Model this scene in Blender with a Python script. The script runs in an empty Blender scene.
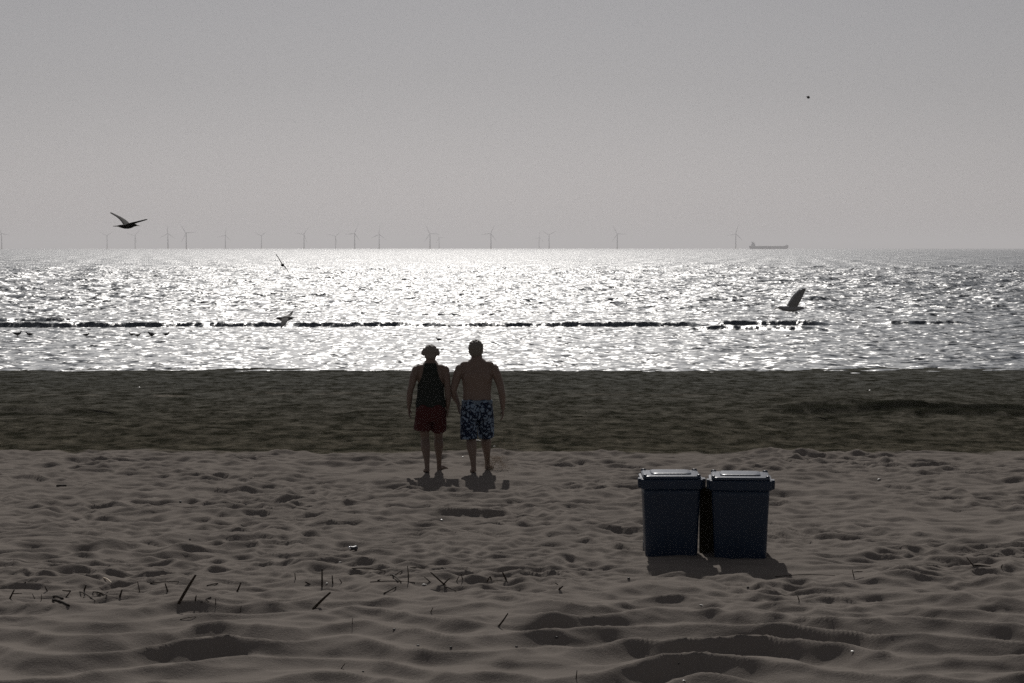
import bpy, bmesh, math, random
import numpy as np
from mathutils import Vector, Matrix, Quaternion

random.seed(7)
RNG = np.random.default_rng(11)
scene = bpy.context.scene
COL = scene.collection
R = math.radians

# ------------------------------------------------------------------ camera constants
CAM_H = 3.02
FOC = 2000.0            # focal length in pixels of the 1024 wide frame
PITCH = math.atan(93.5 / FOC)
WATER_Z = -1.0

# ------------------------------------------------------------------ numpy noise
def hash2(ix, iy, seed):
    h = (ix.astype(np.int64) * 374761393 + iy.astype(np.int64) * 668265263 + seed * 1442695041) & 0xffffffff
    h = ((h ^ (h >> 13)) * 1274126177) & 0xffffffff
    h = (h ^ (h >> 16)) & 0xffffffff
    return h.astype(np.float64) / 4294967295.0

def vnoise(x, y, seed=0):
    x0 = np.floor(x); y0 = np.floor(y)
    fx = x - x0; fy = y - y0
    fx = fx * fx * fx * (fx * (fx * 6 - 15) + 10); fy = fy * fy * fy * (fy * (fy * 6 - 15) + 10)
    ix = x0.astype(np.int64); iy = y0.astype(np.int64)
    a = hash2(ix, iy, seed); b = hash2(ix + 1, iy, seed)
    c = hash2(ix, iy + 1, seed); d = hash2(ix + 1, iy + 1, seed)
    return (a + (b - a) * fx) * (1 - fy) + (c + (d - c) * fx) * fy

def fbm(x, y, seed=0, oct=4, gain=0.5):
    s = 0; a = 1; t = 0
    for o in range(oct):
        s = s + a * (vnoise(x, y, seed + o * 17) - 0.5) * 2
        t += a; a *= gain; x = x * 2.03 + 11.3; y = y * 2.03 + 5.7
    return s / t

def worley(x, y, seed=0):
    ix = np.floor(x).astype(np.int64); iy = np.floor(y).astype(np.int64)
    best = np.full(x.shape, 9.0)
    for dx in (-1, 0, 1):
        for dy in (-1, 0, 1):
            cx = ix + dx; cy = iy + dy
            px = cx + 0.5 + 0.85 * (hash2(cx, cy, seed) - 0.5)
            py = cy + 0.5 + 0.85 * (hash2(cx, cy, seed + 91) - 0.5)
            best = np.minimum(best, (px - x) ** 2 + (py - y) ** 2)
    return best            # squared distance: smooth bowls with sharp rims

def sstep(a, b, v):
    t = np.clip((v - a) / (b - a), 0, 1)
    return t * t * (3 - 2 * t)

# ------------------------------------------------------------------ terrain
def profile(y):
    y = np.asarray(y, dtype=np.float64)
    pts_y = [-80, -30, 0, 6, 11, 13, 29, 34, 45, 66, 90, 140, 400]
    pts_z = [4.0, 3.0, 1.45, .72, .10, 0.0, 0.0, -.09, -.40, -1.0, -1.45, -2.1, -2.3]
    return np.interp(y, pts_y, pts_z)

FLAT_SPOTS = [(-1.02, 26.8, 1.1, .45), (-.42, 26.8, 1.1, .45), (1.9, 19.4, 1.0, .35)]

def wet_edge(x):
    return 29.6 + 0.45 * fbm(x * .35, x * 0 + 3.1, 5, 3) + .35 * fbm(x * 2.2, x * 0 + 9.1, 8, 4)

def trodden(x, y):
    # trodden dry sand: smooth bowls with crisp rims, smaller prints over it, and broad mounds close by
    wx = x + .30 * fbm(x * 1.1, y * 1.1, 31, 3); wy = y + .26 * fbm(x * 1.2 + 7, y * 1.0, 37, 4)
    big = worley(wx / 1.75, wy / .72, 3)
    mid = worley(wx / .80 + 3.3, wy / .42, 21)
    sml = worley(wx / .42, wy / .22 + 1.7, 44)
    near = 1 - sstep(15.6, 18.2, y + .8 * fbm(x * .5, y * .5, 60, 2))
    g1 = .7 + .6 * vnoise(x * .6, y * .6, 71)
    tny = worley(wx / .24, wy / .15 + 4.4, 52)
    # wind-worked ridges close by: sharp wandering crests over rounded troughs
    u = y / .66 + 1.15 * fbm(x * .62, y * .26, 90, 3) + .42 * fbm(x * 1.5, y * .8, 93, 3)
    u = u - np.floor(u)
    ridge = np.where(u < .34, (u / .34) ** 1.25, np.clip(1 - (u - .34) / .66, 0, 1) ** 1.45)   # steep towards the land, long back
    z = (.104 * near + .016) * (ridge - .4) * (.50 + .75 * vnoise(x * .8 + 2, y * 1.0, 95))
    z = z + (.045 * near * (big - .3) + .055 * (1 - near) * (np.sqrt(big + .008) - .45)) * g1
    z = z + (.040 * near * 1.5 * (mid - .3) + .074 * (1 - near) * (np.sqrt(mid + .004) - .45)) * (.30 + 1.2 * vnoise(x * .9 + 4, y * .9, 72))
    z = z + (.016 * near + .066 * (1 - near)) * (np.sqrt(sml + .004) - .45) * (.2 + 1.5 * vnoise(x * .7 + 9, y * .7, 73))
    z = z + (.003 * near + .056 * (1 - near)) * (np.sqrt(tny + .004) - .45) * (.1 + 1.7 * vnoise(x * .8 + 3, y * .8, 74))
    z = z + (.016 * near + .040 * (1 - near)) * fbm(x * .8, y * 1.4, 80, 4)
    z = z + (.004 + .008 * (1 - near)) * fbm(x * 6, y * 6, 85, 3)
    return z

def relief(x, y):
    z = np.zeros_like(y)
    k = y < 31.5
    z0 = trodden(x[k], y[k])
    z[k] = trodden(x[k], y[k] + .4 * z0)      # crests pushed up the beach: steeper on that side
    dry = 1 - sstep(-.3, .25, y - wet_edge(x))
    behind = sstep(-6, 6, y)
    damp = np.ones_like(z)
    for (sx, sy, r, k) in FLAT_SPOTS:
        damp = damp * (1 - (1 - k) * np.exp(-((x - sx) ** 2 + ((y - sy) * 1.2) ** 2) / (r * r)))
    z = z * damp * (.25 + .75 * behind)
    # packed wet beach: low, streaky
    w = .022 * fbm(x * .8, y * .55, 101, 4) + .036 * fbm(x * 3.2, y * 2.0, 105, 4) + .05 * fbm(x * .12, y * .2, 107, 2)
    w = w * sstep(0, 3, y - 29) * (1 - .6 * sstep(52, 66, y))
    # low scarps facing up the beach
    def scarp(x0, x1, yc, h, seed):
        m = sstep(x0, x0 + 1.6, x) * (1 - sstep(x1 - 3.0, x1, x))
        yy = y - yc - .55 * fbm(x * .5, x * 0 + 2.2, seed, 3)
        up = sstep(-.12, .22, yy) * (1 - sstep(.5, 3.2, yy))
        return h * m * up * (.55 + .9 * vnoise(x * .9, x * 0 + 8.8, seed + 3))
    sc = scarp(4.6, 13.5, 39.4, .15, 130) + scarp(5.2, 10.6, 41.2, .10, 131) + scarp(-14, -7.3, 40.2, .10, 132) * .9
    sc = sc + scarp(6.4, 12.5, 38.2, .10, 133)
    # pair of old wheel tracks curving away from the walkers
    t = np.clip((y - 34.5) / 14, 0, 1)
    trk = 0
    for off in (0, .42):
        xc = -.15 + off + .75 * t + .55 * t * t
        m = np.exp(-((x - xc) / .055) ** 2) * sstep(34.3, 35, y) * (1 - sstep(47.5, 48.5, y))
        trk = trk - .005 * m + .004 * np.exp(-((x - xc - .11) / .06) ** 2) * sstep(34.3, 35, y) * (1 - sstep(47.5, 48.5, y))
    return z * dry + w * (1 - dry) + sc + trk

def ground_z(x, y):
    xa = np.atleast_1d(np.asarray(x, float)); ya = np.atleast_1d(np.asarray(y, float))
    return profile(ya) + relief(xa, ya)

def gz(x, y):
    return float(ground_z(x, y)[0])

def ray(px, py):
    dx = (px - 512) / FOC; dy = (341.5 - py) / FOC
    c, s = math.cos(PITCH), math.sin(PITCH)
    return Vector((dx, c + dy * s, -s + dy * c))

def at(px, py, Y):
    """point of the pixel's line of sight at distance Y ahead of the camera"""
    d = ray(px, py); k = Y / d.y
    return Vector((d.x * k, Y, CAM_H + d.z * k))

def on_ground(px, py):
    """where the pixel's line of sight first meets the sand"""
    d = ray(px, py)
    Y = np.linspace(13.3, 62, 5200)
    k = Y / d.y
    hit = CAM_H + d.z * k < ground_z(d.x * k, Y)
    i = int(np.argmax(hit)) if hit.any() else len(Y) - 1
    return Vector((d.x * k[i], Y[i], gz(d.x * k[i], Y[i])))

# ------------------------------------------------------------------ materials
def nodes_of(m):
    m.use_nodes = True
    return m.node_tree.nodes, m.node_tree.links, m.node_tree.nodes['Principled BSDF']

def mat(name, col, rough=.7, spec=.3, var=.15, vscale=20, bump=0, bscale=60, metallic=0):
    m = bpy.data.materials.new(name)
    n, l, b = nodes_of(m)
    b.inputs['Roughness'].default_value = rough
    b.inputs['Specular IOR Level'].default_value = spec
    b.inputs['Metallic'].default_value = metallic
    tc = n.new('ShaderNodeTexCoord')
    nz = n.new('ShaderNodeTexNoise'); nz.inputs['Scale'].default_value = vscale; nz.inputs['Detail'].default_value = 4
    l.new(tc.outputs['Object'], nz.inputs['Vector'])
    rp = n.new('ShaderNodeMix'); rp.data_type = 'RGBA'
    rp.inputs['A'].default_value = (*[c * (1 - var) for c in col], 1)
    rp.inputs['B'].default_value = (*[min(1, c * (1 + var)) for c in col], 1)
    l.new(nz.outputs['Fac'], rp.inputs['Factor']); l.new(rp.outputs['Result'], b.inputs['Base Color'])
    if bump:
        nb = n.new('ShaderNodeTexNoise'); nb.inputs['Scale'].default_value = bscale
        l.new(tc.outputs['Object'], nb.inputs['Vector'])
        bp = n.new('ShaderNodeBump'); bp.inputs['Strength'].default_value = bump; bp.inputs['Distance'].default_value = .01
        l.new(nb.outputs['Fac'], bp.inputs['Height']); l.new(bp.outputs['Normal'], b.inputs['Normal'])
    return m

M = {}
M['skin'] = mat('tanned_skin', (.150, .105, .083), .55, .35, .12, 12)
M['skin_b'] = mat('tanned_skin_rosy', (.170, .120, .096), .55, .35, .12, 12)
M['hair_a'] = mat('brown_hair', (.17, .15, .125), .6, .4, .4, 60, .6, 90)
M['hair_b'] = mat('dark_hair', (.16, .145, .12), .6, .4, .4, 60, .6, 90)
M['black_cloth'] = mat('black_jersey', (.022, .026, .023), .9, .15, .2, 30, .2, 120)
M['red_cloth'] = mat('dark_red_cloth', (.060, .016, .016), .85, .2, .2, 20, .3, 60)
M['eye'] = mat('eye_white', (.6, .58, .55), .3, .5, .02)
M['bin'] = mat('navy_bin_plastic', (.009, .023, .050), .36, .35, .25, 6, .08, 40)
M['bin_lid'] = mat('navy_lid_plastic', (.012, .028, .060), .27, .6, .25, 6, .08, 40)
M['rubber'] = mat('wheel_rubber', (.015, .015, .015), .8, .3)
M['post'] = mat('weathered_post_wood', (.055, .045, .022), .9, .2, .35, 9, .5, 40)
M['reed'] = mat('dark_dry_reed', (.040, .030, .022), .85, .2, .35, 30)
M['reed_pale'] = mat('bleached_reed', (.5, .42, .33), .7, .3, .2, 30)
M['wood'] = mat('soaked_driftwood', (.030, .024, .02), .9, .2, .4, 25, .5, 60)
M['stone'] = mat('dark_pebble', (.035, .033, .032), .6, .4, .3, 40)
M['shell'] = mat('white_shell', (.50, .48, .44), .35, .5, .08, 40)
M['gull'] = mat('gull_plumage', (.11, .105, .10), .8, .2, .3, 8)
M['gull_dark'] = mat('brown_gull_plumage', (.022, .019, .018), .85, .2, .4, 8)
M['gull_grey'] = mat('pale_grey_gull_plumage', (.36, .36, .37), .8, .2, .2, 8)
M['beak'] = mat('gull_beak', (.25, .17, .05), .5, .4)
M['wader'] = mat('wader_plumage', (.03, .028, .026), .85, .2, .3, 10)
M['turbine'] = mat('pale_turbine_paint', (.20, .21, .22), .5, .4, .05, .05)
M['turbine_yellow'] = mat('yellow_transition_piece', (.45, .33, .04), .5, .4, .05, .05)
M['hull'] = mat('ship_hull_paint', (.045, .055, .075), .6, .3, .2, .05)
M['ship_white'] = mat('ship_house_paint', (.16, .19, .24), .6, .3, .1, .05)
M['tin'] = mat('crushed_tin', (.55, .55, .56), .25, .5, .15, 40, .3, 60, .9)
M['label_tin'] = mat('dark_tin_band', (.03, .03, .04), .4, .5)

def shorts_print():
    m = bpy.data.materials.new('blue_floral_swim_cloth')
    n, l, b = nodes_of(m)
    tc = n.new('ShaderNodeTexCoord')
    nz = n.new('ShaderNodeTexNoise'); nz.inputs['Scale'].default_value = 9; nz.inputs['Detail'].default_value = 2
    mx = n.new('ShaderNodeMix'); mx.data_type = 'RGBA'; mx.inputs['Factor'].default_value = .12
    l.new(tc.outputs['Object'], nz.inputs['Vector']); l.new(tc.outputs['Object'], mx.inputs['A']); l.new(nz.outputs['Color'], mx.inputs['B'])
    vo = n.new('ShaderNodeTexVoronoi'); vo.inputs['Scale'].default_value = 24
    l.new(mx.outputs['Result'], vo.inputs['Vector'])
    cr = n.new('ShaderNodeValToRGB')
    e = cr.color_ramp.elements
    e[0].position = .0; e[0].color = (.22, .29, .38, 1)
    e[1].position = 1; e[1].color = (.006, .012, .03, 1)
    x = e.new(.40); x.color = (.16, .22, .30, 1)
    x = e.new(.52); x.color = (.008, .016, .04, 1)
    l.new(vo.outputs['Distance'], cr.inputs['Fac']); l.new(cr.outputs['Color'], b.inputs['Base Color'])
    b.inputs['Roughness'].default_value = .8; b.inputs['Specular IOR Level'].default_value = .2
    return m
M['blue_cloth'] = shorts_print()
M['waistband'] = mat('pale_blue_waistband', (.13, .17, .22), .8, .2)

def sand_material():
    m = bpy.data.materials.new('beach_sand')
    n, l, b = nodes_of(m)
    geo = n.new('ShaderNodeNewGeometry')
    at_ = n.new('ShaderNodeAttribute'); at_.attribute_name = 'wet'
    streak_at = n.new('ShaderNodeAttribute'); streak_at.attribute_name = 'shells'  # pale streaks: shell lines, wheel tracks and a puddle's painted sheen
    fine = n.new('ShaderNodeTexNoise'); fine.inputs['Scale'].default_value = 45; fine.inputs['Detail'].default_value = 5; fine.inputs['Roughness'].default_value = .7
    l.new(geo.outputs['Position'], fine.inputs['Vector'])
    broad = n.new('ShaderNodeTexNoise'); broad.inputs['Scale'].default_value = .8; broad.inputs['Detail'].default_value = 6
    l.new(geo.outputs['Position'], broad.inputs['Vector'])
    dry = n.new('ShaderNodeMix'); dry.data_type = 'RGBA'
    dry.inputs['A'].default_value = (*DRY_A, 1); dry.inputs['B'].default_value = (*DRY_B, 1)
    add = n.new('ShaderNodeMath'); add.operation = 'MULTIPLY_ADD'; add.inputs[1].default_value = .6; 
    l.new(fine.outputs['Fac'], add.inputs[0])
    half = n.new('ShaderNodeMath'); half.operation = 'MULTIPLY'; half.inputs[1].default_value = .4
    l.new(broad.outputs['Fac'], half.inputs[0]); l.new(half.outputs[0], add.inputs[2]); l.new(add.outputs[0], dry.inputs['Factor'])
    # wet packed sand with shell grit, streaked along the shore
    mp = n.new('ShaderNodeMapping'); mp.inputs['Scale'].default_value = (1.5, .9, 1)
    l.new(geo.outputs['Position'], mp.inputs['Vector'])
    wn = n.new('ShaderNodeTexNoise'); wn.inputs['Scale'].default_value = 1.6; wn.inputs['Detail'].default_value = 8; wn.inputs['Roughness'].default_value = .74
    l.new(mp.outputs['Vector'], wn.inputs['Vector'])
    sp = n.new('ShaderNodeSeparateXYZ'); l.new(geo.outputs['Position'], sp.inputs['Vector'])
    tide = n.new('ShaderNodeMapRange'); tide.inputs['From Min'].default_value = 30; tide.inputs['From Max'].default_value = 56
    l.new(sp.outputs['Y'], tide.inputs['Value'])
    grit = n.new('ShaderNodeMix'); grit.data_type = 'RGBA'
    grit.inputs['A'].default_value = (*WET_B, 1); grit.inputs['B'].default_value = (*WET_C, 1)
    l.new(tide.outputs['Result'], grit.inputs['Factor'])
    wf = n.new('ShaderNodeMapRange'); wf.inputs['From Min'].default_value = .41; wf.inputs['From Max'].default_value = .63
    l.new(wn.outputs['Fac'], wf.inputs['Value'])
    wr = n.new('ShaderNodeMix'); wr.data_type = 'RGBA'; wr.inputs['A'].default_value = (*WET_A, 1)
    l.new(grit.outputs['Result'], wr.inputs['B']); l.new(wf.outputs['Result'], wr.inputs['Factor'])
    we = n.new('ShaderNodeAttribute'); we.attribute_name = 'weed'
    wd = n.new('ShaderNodeMix'); wd.data_type = 'RGBA'; wd.inputs['B'].default_value = (.014, .015, .010, 1)
    l.new(we.outputs['Fac'], wd.inputs['Factor']); l.new(wr.outputs['Result'], wd.inputs['A'])
    m1 = n.new('ShaderNodeMix'); m1.data_type = 'RGBA'
    l.new(at_.outputs['Fac'], m1.inputs['Factor']); l.new(dry.outputs['Result'], m1.inputs['A']); l.new(wd.outputs['Result'], m1.inputs['B'])
    m2 = n.new('ShaderNodeMix'); m2.data_type = 'RGBA'; m2.inputs['B'].default_value = (.30, .27, .23, 1)
    l.new(streak_at.outputs['Fac'], m2.inputs['Factor']); l.new(m1.outputs['Result'], m2.inputs['A'])
    l.new(m2.outputs['Result'], b.inputs['Base Color'])
    ro = n.new('ShaderNodeMapRange'); ro.inputs['To Min'].default_value = .95; ro.inputs['To Max'].default_value = .75
    l.new(at_.outputs['Fac'], ro.inputs['Value']); l.new(ro.outputs['Result'], b.inputs['Roughness'])
    b.inputs['Specular IOR Level'].default_value = 0
    bp = n.new('ShaderNodeBump'); bp.inputs['Strength'].default_value = .55; bp.inputs['Distance'].default_value = .012
    l.new(fine.outputs['Fac'], bp.inputs['Height'])
    bp2 = n.new('ShaderNodeBump'); bp2.inputs['Distance'].default_value = .2
    l.new(at_.outputs['Fac'], bp2.inputs['Strength']); l.new(wn.outputs['Fac'], bp2.inputs['Height'])
    l.new(bp.outputs['Normal'], bp2.inputs['Normal']); l.new(bp2.outputs['Normal'], b.inputs['Normal'])
    return m

DRY_A = (.142, .126, .113); DRY_B = (.250, .223, .201)
WET_A = (.032, .031, .022); WET_B = (.150, .134, .103); WET_C = (.172, .172, .158)

def water_material():
    m = bpy.data.materials.new('sea_water')
    n, l, b = nodes_of(m)
    b.inputs['Base Color'].default_value = (.040, .056, .074, 1)
    b.inputs['Roughness'].default_value = .40
    b.inputs['IOR'].default_value = 1.5
    geo = n.new('ShaderNodeNewGeometry')
    mp = n.new('ShaderNodeMapping'); mp.inputs['Scale'].default_value = (1, 1, 0)
    l.new(geo.outputs['Position'], mp.inputs['Vector'])
    a = n.new('ShaderNodeTexNoise'); a.inputs['Scale'].default_value = 2.2; a.inputs['Detail'].default_value = 3; a.inputs['Roughness'].default_value = .6
    l.new(mp.outputs['Vector'], a.inputs['Vector'])
    sb = n.new('ShaderNodeVectorMath'); sb.operation = 'SUBTRACT'; sb.inputs[1].default_value = (.5, .5, .5)
    l.new(a.outputs['Color'], sb.inputs[0])
    sy = n.new('ShaderNodeSeparateXYZ'); l.new(geo.outputs['Position'], sy.inputs['Vector'])
    off = n.new('ShaderNodeMapRange'); off.inputs['From Min'].default_value = 260; off.inputs['From Max'].default_value = 700
    off.inputs['To Min'].default_value = 1.0; off.inputs['To Max'].default_value = 1.12
    l.new(sy.outputs['Y'], off.inputs['Value'])
    rp = n.new('ShaderNodeVectorMath'); rp.operation = 'SCALE'; rp.inputs[0].default_value = (RIPPLE * .54, RIPPLE, 0)
    l.new(off.outputs['Result'], rp.inputs['Scale'])
    ml = n.new('ShaderNodeVectorMath'); ml.operation = 'MULTIPLY'; l.new(rp.outputs['Vector'], ml.inputs[1])
    l.new(sb.outputs['Vector'], ml.inputs[0])
    ad = n.new('ShaderNodeVectorMath'); ad.operation = 'ADD'
    l.new(ml.outputs['Vector'], ad.inputs[0]); l.new(geo.outputs['Normal'], ad.inputs[1])
    nm = n.new('ShaderNodeVectorMath'); nm.operation = 'NORMALIZE'
    l.new(ad.outputs['Vector'], nm.inputs[0]); l.new(nm.outputs['Vector'], b.inputs['Normal'])
    return m
RIPPLE = 3.2
M['sand'] = sand_material(); M['water'] = water_material()

# ------------------------------------------------------------------ object helpers
def tag(o, label=None, cat=None, group=None, kind=None):
    if label: o['label'] = label
    if cat: o['category'] = cat
    if group: o['group'] = group
    if kind: o['kind'] = kind
    return o

def empty(name, loc, rz=0, **kw):
    o = bpy.data.objects.new(name, None); COL.objects.link(o)
    o.location = loc; o.rotation_euler = (0, 0, rz); o.empty_display_size = .2
    return tag(o, **kw)

def link_mesh(name, me, m, parent=None, smooth=True, loc=None):
    o = bpy.data.objects.new(name, me); COL.objects.link(o)
    if m: me.materials.clear(); me.materials.append(m)
    if smooth: me.shade_smooth()
    if parent: o.parent = parent
    if loc is not None: o.location = loc
    return o

def build(name, bm, m, parent=None, smooth=True, loc=None):
    bmesh.ops.recalc_face_normals(bm, faces=bm.faces)
    me = bpy.data.meshes.new(name); bm.to_mesh(me); bm.free()
    return link_mesh(name, me, m, parent, smooth, loc)

def loft(bm, rings):
    """rings: lists of Vectors of equal length; closed with end caps"""
    vs = [[bm.verts.new(p) for p in r] for r in rings]
    n = len(vs[0])
    for a, b in zip(vs[:-1], vs[1:]):
        for i in range(n):
            bm.faces.new((a[i], a[(i + 1) % n], b[(i + 1) % n], b[i]))
    bm.faces.new(list(reversed(vs[0]))); bm.faces.new(vs[-1])

def ell(c, u, v, n=18):
    c = Vector(c)
    return [c + u * math.cos(2 * math.pi * i / n) + v * math.sin(2 * math.pi * i / n) for i in range(n)]

def torso(bm, rows, n=28):
    """rows: (z, cx, cy, rx, ry)"""
    rs = catmull([Vector(r) for r in [tuple(r) for r in rows]], 4, dim=5)
    loft(bm, [ell((r[1], r[2], r[0]), Vector((r[3], 0, 0)), Vector((0, r[4], 0)), n) for r in rs])

def catmull(P, k, dim=3):
    P = [np.array(list(p), float) for p in P]
    out = []
    for i in range(len(P) - 1):
        p0 = P[max(i - 1, 0)]; p1 = P[i]; p2 = P[i + 1]; p3 = P[min(i + 2, len(P) - 1)]
        for j in range(k):
            t = j / k
            out.append(.5 * ((2 * p1) + (p2 - p0) * t + (2 * p0 - 5 * p1 + 4 * p2 - p3) * t * t + (3 * p1 - p0 - 3 * p2 + p3) * t ** 3))
    out.append(P[-1])
    return out

def limb(bm, pts, k=4, n=14, flat=None):
    """pts: (x,y,z,r) or (x,y,z,ru,rv) joints of a tapered tube"""
    P = [tuple(p) if len(p) == 5 else (*p, p[3]) for p in pts]
    Q = catmull(P, k) if k > 1 else [np.array(p) for p in P]
    rings = []
    prev = None
    for i, q in enumerate(Q):
        a = Q[max(i - 1, 0)]; b = Q[min(i + 1, len(Q) - 1)]
        t = Vector(b[:3] - a[:3])
        if t.length < 1e-9: t = Vector((0, 0, 1))
        t.normalize()
        if prev is None:
            ref = Vector(flat) if flat else (Vector((1, 0, 0)) if abs(t.x) < .8 else Vector((0, 1, 0)))
        else:
            ref = prev
        u = (ref - t * ref.dot(t)).normalized(); v = t.cross(u)
        prev = u
        rings.append(ell(q[:3], u * max(q[3], 1e-4), v * max(q[4], 1e-4), n))
    loft(bm, rings)

def ball(bm, c, rx, ry, rz, seg=18):
    r = bmesh.ops.create_uvsphere(bm, u_segments=seg, v_segments=max(8, seg // 2 + 2), radius=1)
    bmesh.ops.scale(bm, vec=(rx, ry, rz), verts=r['verts'])
    bmesh.ops.translate(bm, vec=Vector(c), verts=r['verts'])

def remesh(bm, voxel, smooth=3, fac=.5):
    """one continuous surface out of overlapping closed volumes"""
    bmesh.ops.recalc_face_normals(bm, faces=bm.faces)
    me = bpy.data.meshes.new('tmp'); bm.to_mesh(me); bm.free()
    o = bpy.data.objects.new('tmp', me); COL.objects.link(o)
    md = o.modifiers.new('r', 'REMESH'); md.mode = 'VOXEL'; md.voxel_size = voxel
    if smooth:
        ms = o.modifiers.new('s', 'SMOOTH'); ms.iterations = smooth; ms.factor = fac
    dg = bpy.context.evaluated_depsgraph_get()
    out = bpy.data.meshes.new_from_object(o.evaluated_get(dg))
    bpy.data.objects.remove(o); bpy.data.meshes.remove(me)
    return out

def cut(me, keep):
    bm = bmesh.new(); bm.from_mesh(me)
    bad = [f for f in bm.faces if not keep(f.calc_center_median())]
    bmesh.ops.delete(bm, geom=bad, context='FACES')
    bm.to_mesh(me); bm.free()
    return me

def rrect(hx, hy, r, z, cx=0, cy=0, k=4):
    pts = []
    for qx, qy, a0 in ((1, 1, 0), (-1, 1, 90), (-1, -1, 180), (1, -1, 270)):
        for i in range(k + 1):
            a = R(a0 + 90 * i / k)
            pts.append(Vector((cx + qx * (hx - r) + r * math.cos(a), cy + qy * (hy - r) + r * math.sin(a), z)))
    return pts

def grid_mesh(name, X, Y, Z, m):
    ny, nx = X.shape
    me = bpy.data.meshes.new(name)
    co = np.stack([X, Y, Z], -1).reshape(-1, 3).astype(np.float32)
    i = np.arange(nx * ny).reshape(ny, nx)
    q = np.stack([i[:-1, :-1], i[:-1, 1:], i[1:, 1:], i[1:, :-1]], -1).reshape(-1, 4)
    me.vertices.add(len(co)); me.vertices.foreach_set('co', co.ravel())
    me.loops.add(q.size); me.loops.foreach_set('vertex_index', q.ravel().astype(np.int32))
    me.polygons.add(len(q)); me.polygons.foreach_set('loop_start', np.arange(0, q.size, 4, dtype=np.int32))
    me.update(calc_edges=True)
    return link_mesh(name, me, m)

# ------------------------------------------------------------------ beach
def steps(parts):
    out = []
    for a, b, d in parts:
        n = max(1, round((b - a) / d)); out += list(np.linspace(a, b, n, endpoint=False))
    out.append(parts[-1][1])
    return np.array(out)

xs_half = steps([(0, 6, .033), (6, 9.5, .045), (9.5, 20, .14), (20, 60, 1.0), (60, 400, 17)])
xs = np.concatenate([-xs_half[:0:-1], xs_half])
ys = steps([(-80, 8, 2.5), (8, 13, .25), (13, 20, .024), (20, 30.5, .034), (30.5, 45, .07), (45, 68, .10), (68, 140, 3)])
GX, GY = np.meshgrid(xs, ys)
GZ = profile(GY) + relief(GX, GY)
beach = grid_mesh('beach', GX, GY, GZ, M['sand'])
tag(beach, 'trodden dry sand sloping to a dark wet strip at the waterline', 'beach', kind='structure')
edge = wet_edge(GX)
wet = sstep(-.25, .30, GY - edge + .35 * fbm(GX * 3, GY * 3, 150, 3))
a = beach.data.attributes.new('wet', 'FLOAT', 'POINT'); a.data.foreach_set('value', wet.ravel().astype(np.float32))
pale_streaks = np.zeros_like(GX)  # shell lines and tracks; the right-hand streak paints a puddle's sheen as colour
for (x0, x1, yc, wd, st) in ((-8.9, -7.5, 47.2, .22, .8), (-6.6, -2.6, 47.6, .3, .35), (9.3, 11.5, 37.4, .14, .6), (-3.2, -1.6, 47.0, .25, .45), (-12, -9, 47.5, .3, .3), (1.0, 9.5, 47.6, .3, .22)):
    line = np.exp(-((GY - yc - .5 * fbm(GX * .7, GX * 0 + 1, 170, 3)) / wd) ** 2) * sstep(x0, x0 + .4, GX) * (1 - sstep(x1 - .4, x1, GX))
    pale_streaks = np.maximum(pale_streaks, st * line * (vnoise(GX * 5, GY * 3, 171) > .35))
tt = np.clip((GY - 34.5) / 14, 0, 1)
for off in (0, .42):
    xc = -.15 + off + .75 * tt + .55 * tt * tt
    pale_streaks = np.maximum(pale_streaks, .13 * np.exp(-((GX - xc - .1) / .035) ** 2) * sstep(34.3, 35, GY) * (1 - sstep(47.5, 48.5, GY)) * (.4 + .6 * vnoise(GX * 2, GY * 2, 173)))
a = beach.data.attributes.new('shells', 'FLOAT', 'POINT'); a.data.foreach_set('value', pale_streaks.ravel().astype(np.float32))

# drifts of dark weed stranded on the wet sand
weed = np.zeros_like(GX)
for (x0, x1, yc, wd, st, sd) in ((4.8, 10.5, 40.2, 1.3, .95, 301), (7.0, 13.5, 39.2, 1.4, .95, 302), (5.2, 8.4, 38.4, .5, .6, 303), (-13, -7.0, 39.8, .55, .6, 304), (-6, 4, 37.0, .35, .35, 305), (3.5, 6.0, 36.0, .3, .4, 306), (-13, -3, 33.5, .4, .35, 307), (-2, 11, 32.4, .4, .3, 308)):
    n_ = fbm(GX * 1.5, GY * 1.2, sd, 5, .65)
    m = np.exp(-((GY - yc - 1.0 * fbm(GX * .35, GX * 0 + 4, sd + 5, 3)) / wd) ** 2) * sstep(x0, x0 + 1.2, GX) * (1 - sstep(x1 - 1.5, x1, GX))
    weed = np.maximum(weed, st * .85 * sstep(.15, .75, m + .95 * n_))
a = beach.data.attributes.new('weed', 'FLOAT', 'POINT'); a.data.foreach_set('value', weed.ravel().astype(np.float32))

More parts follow.
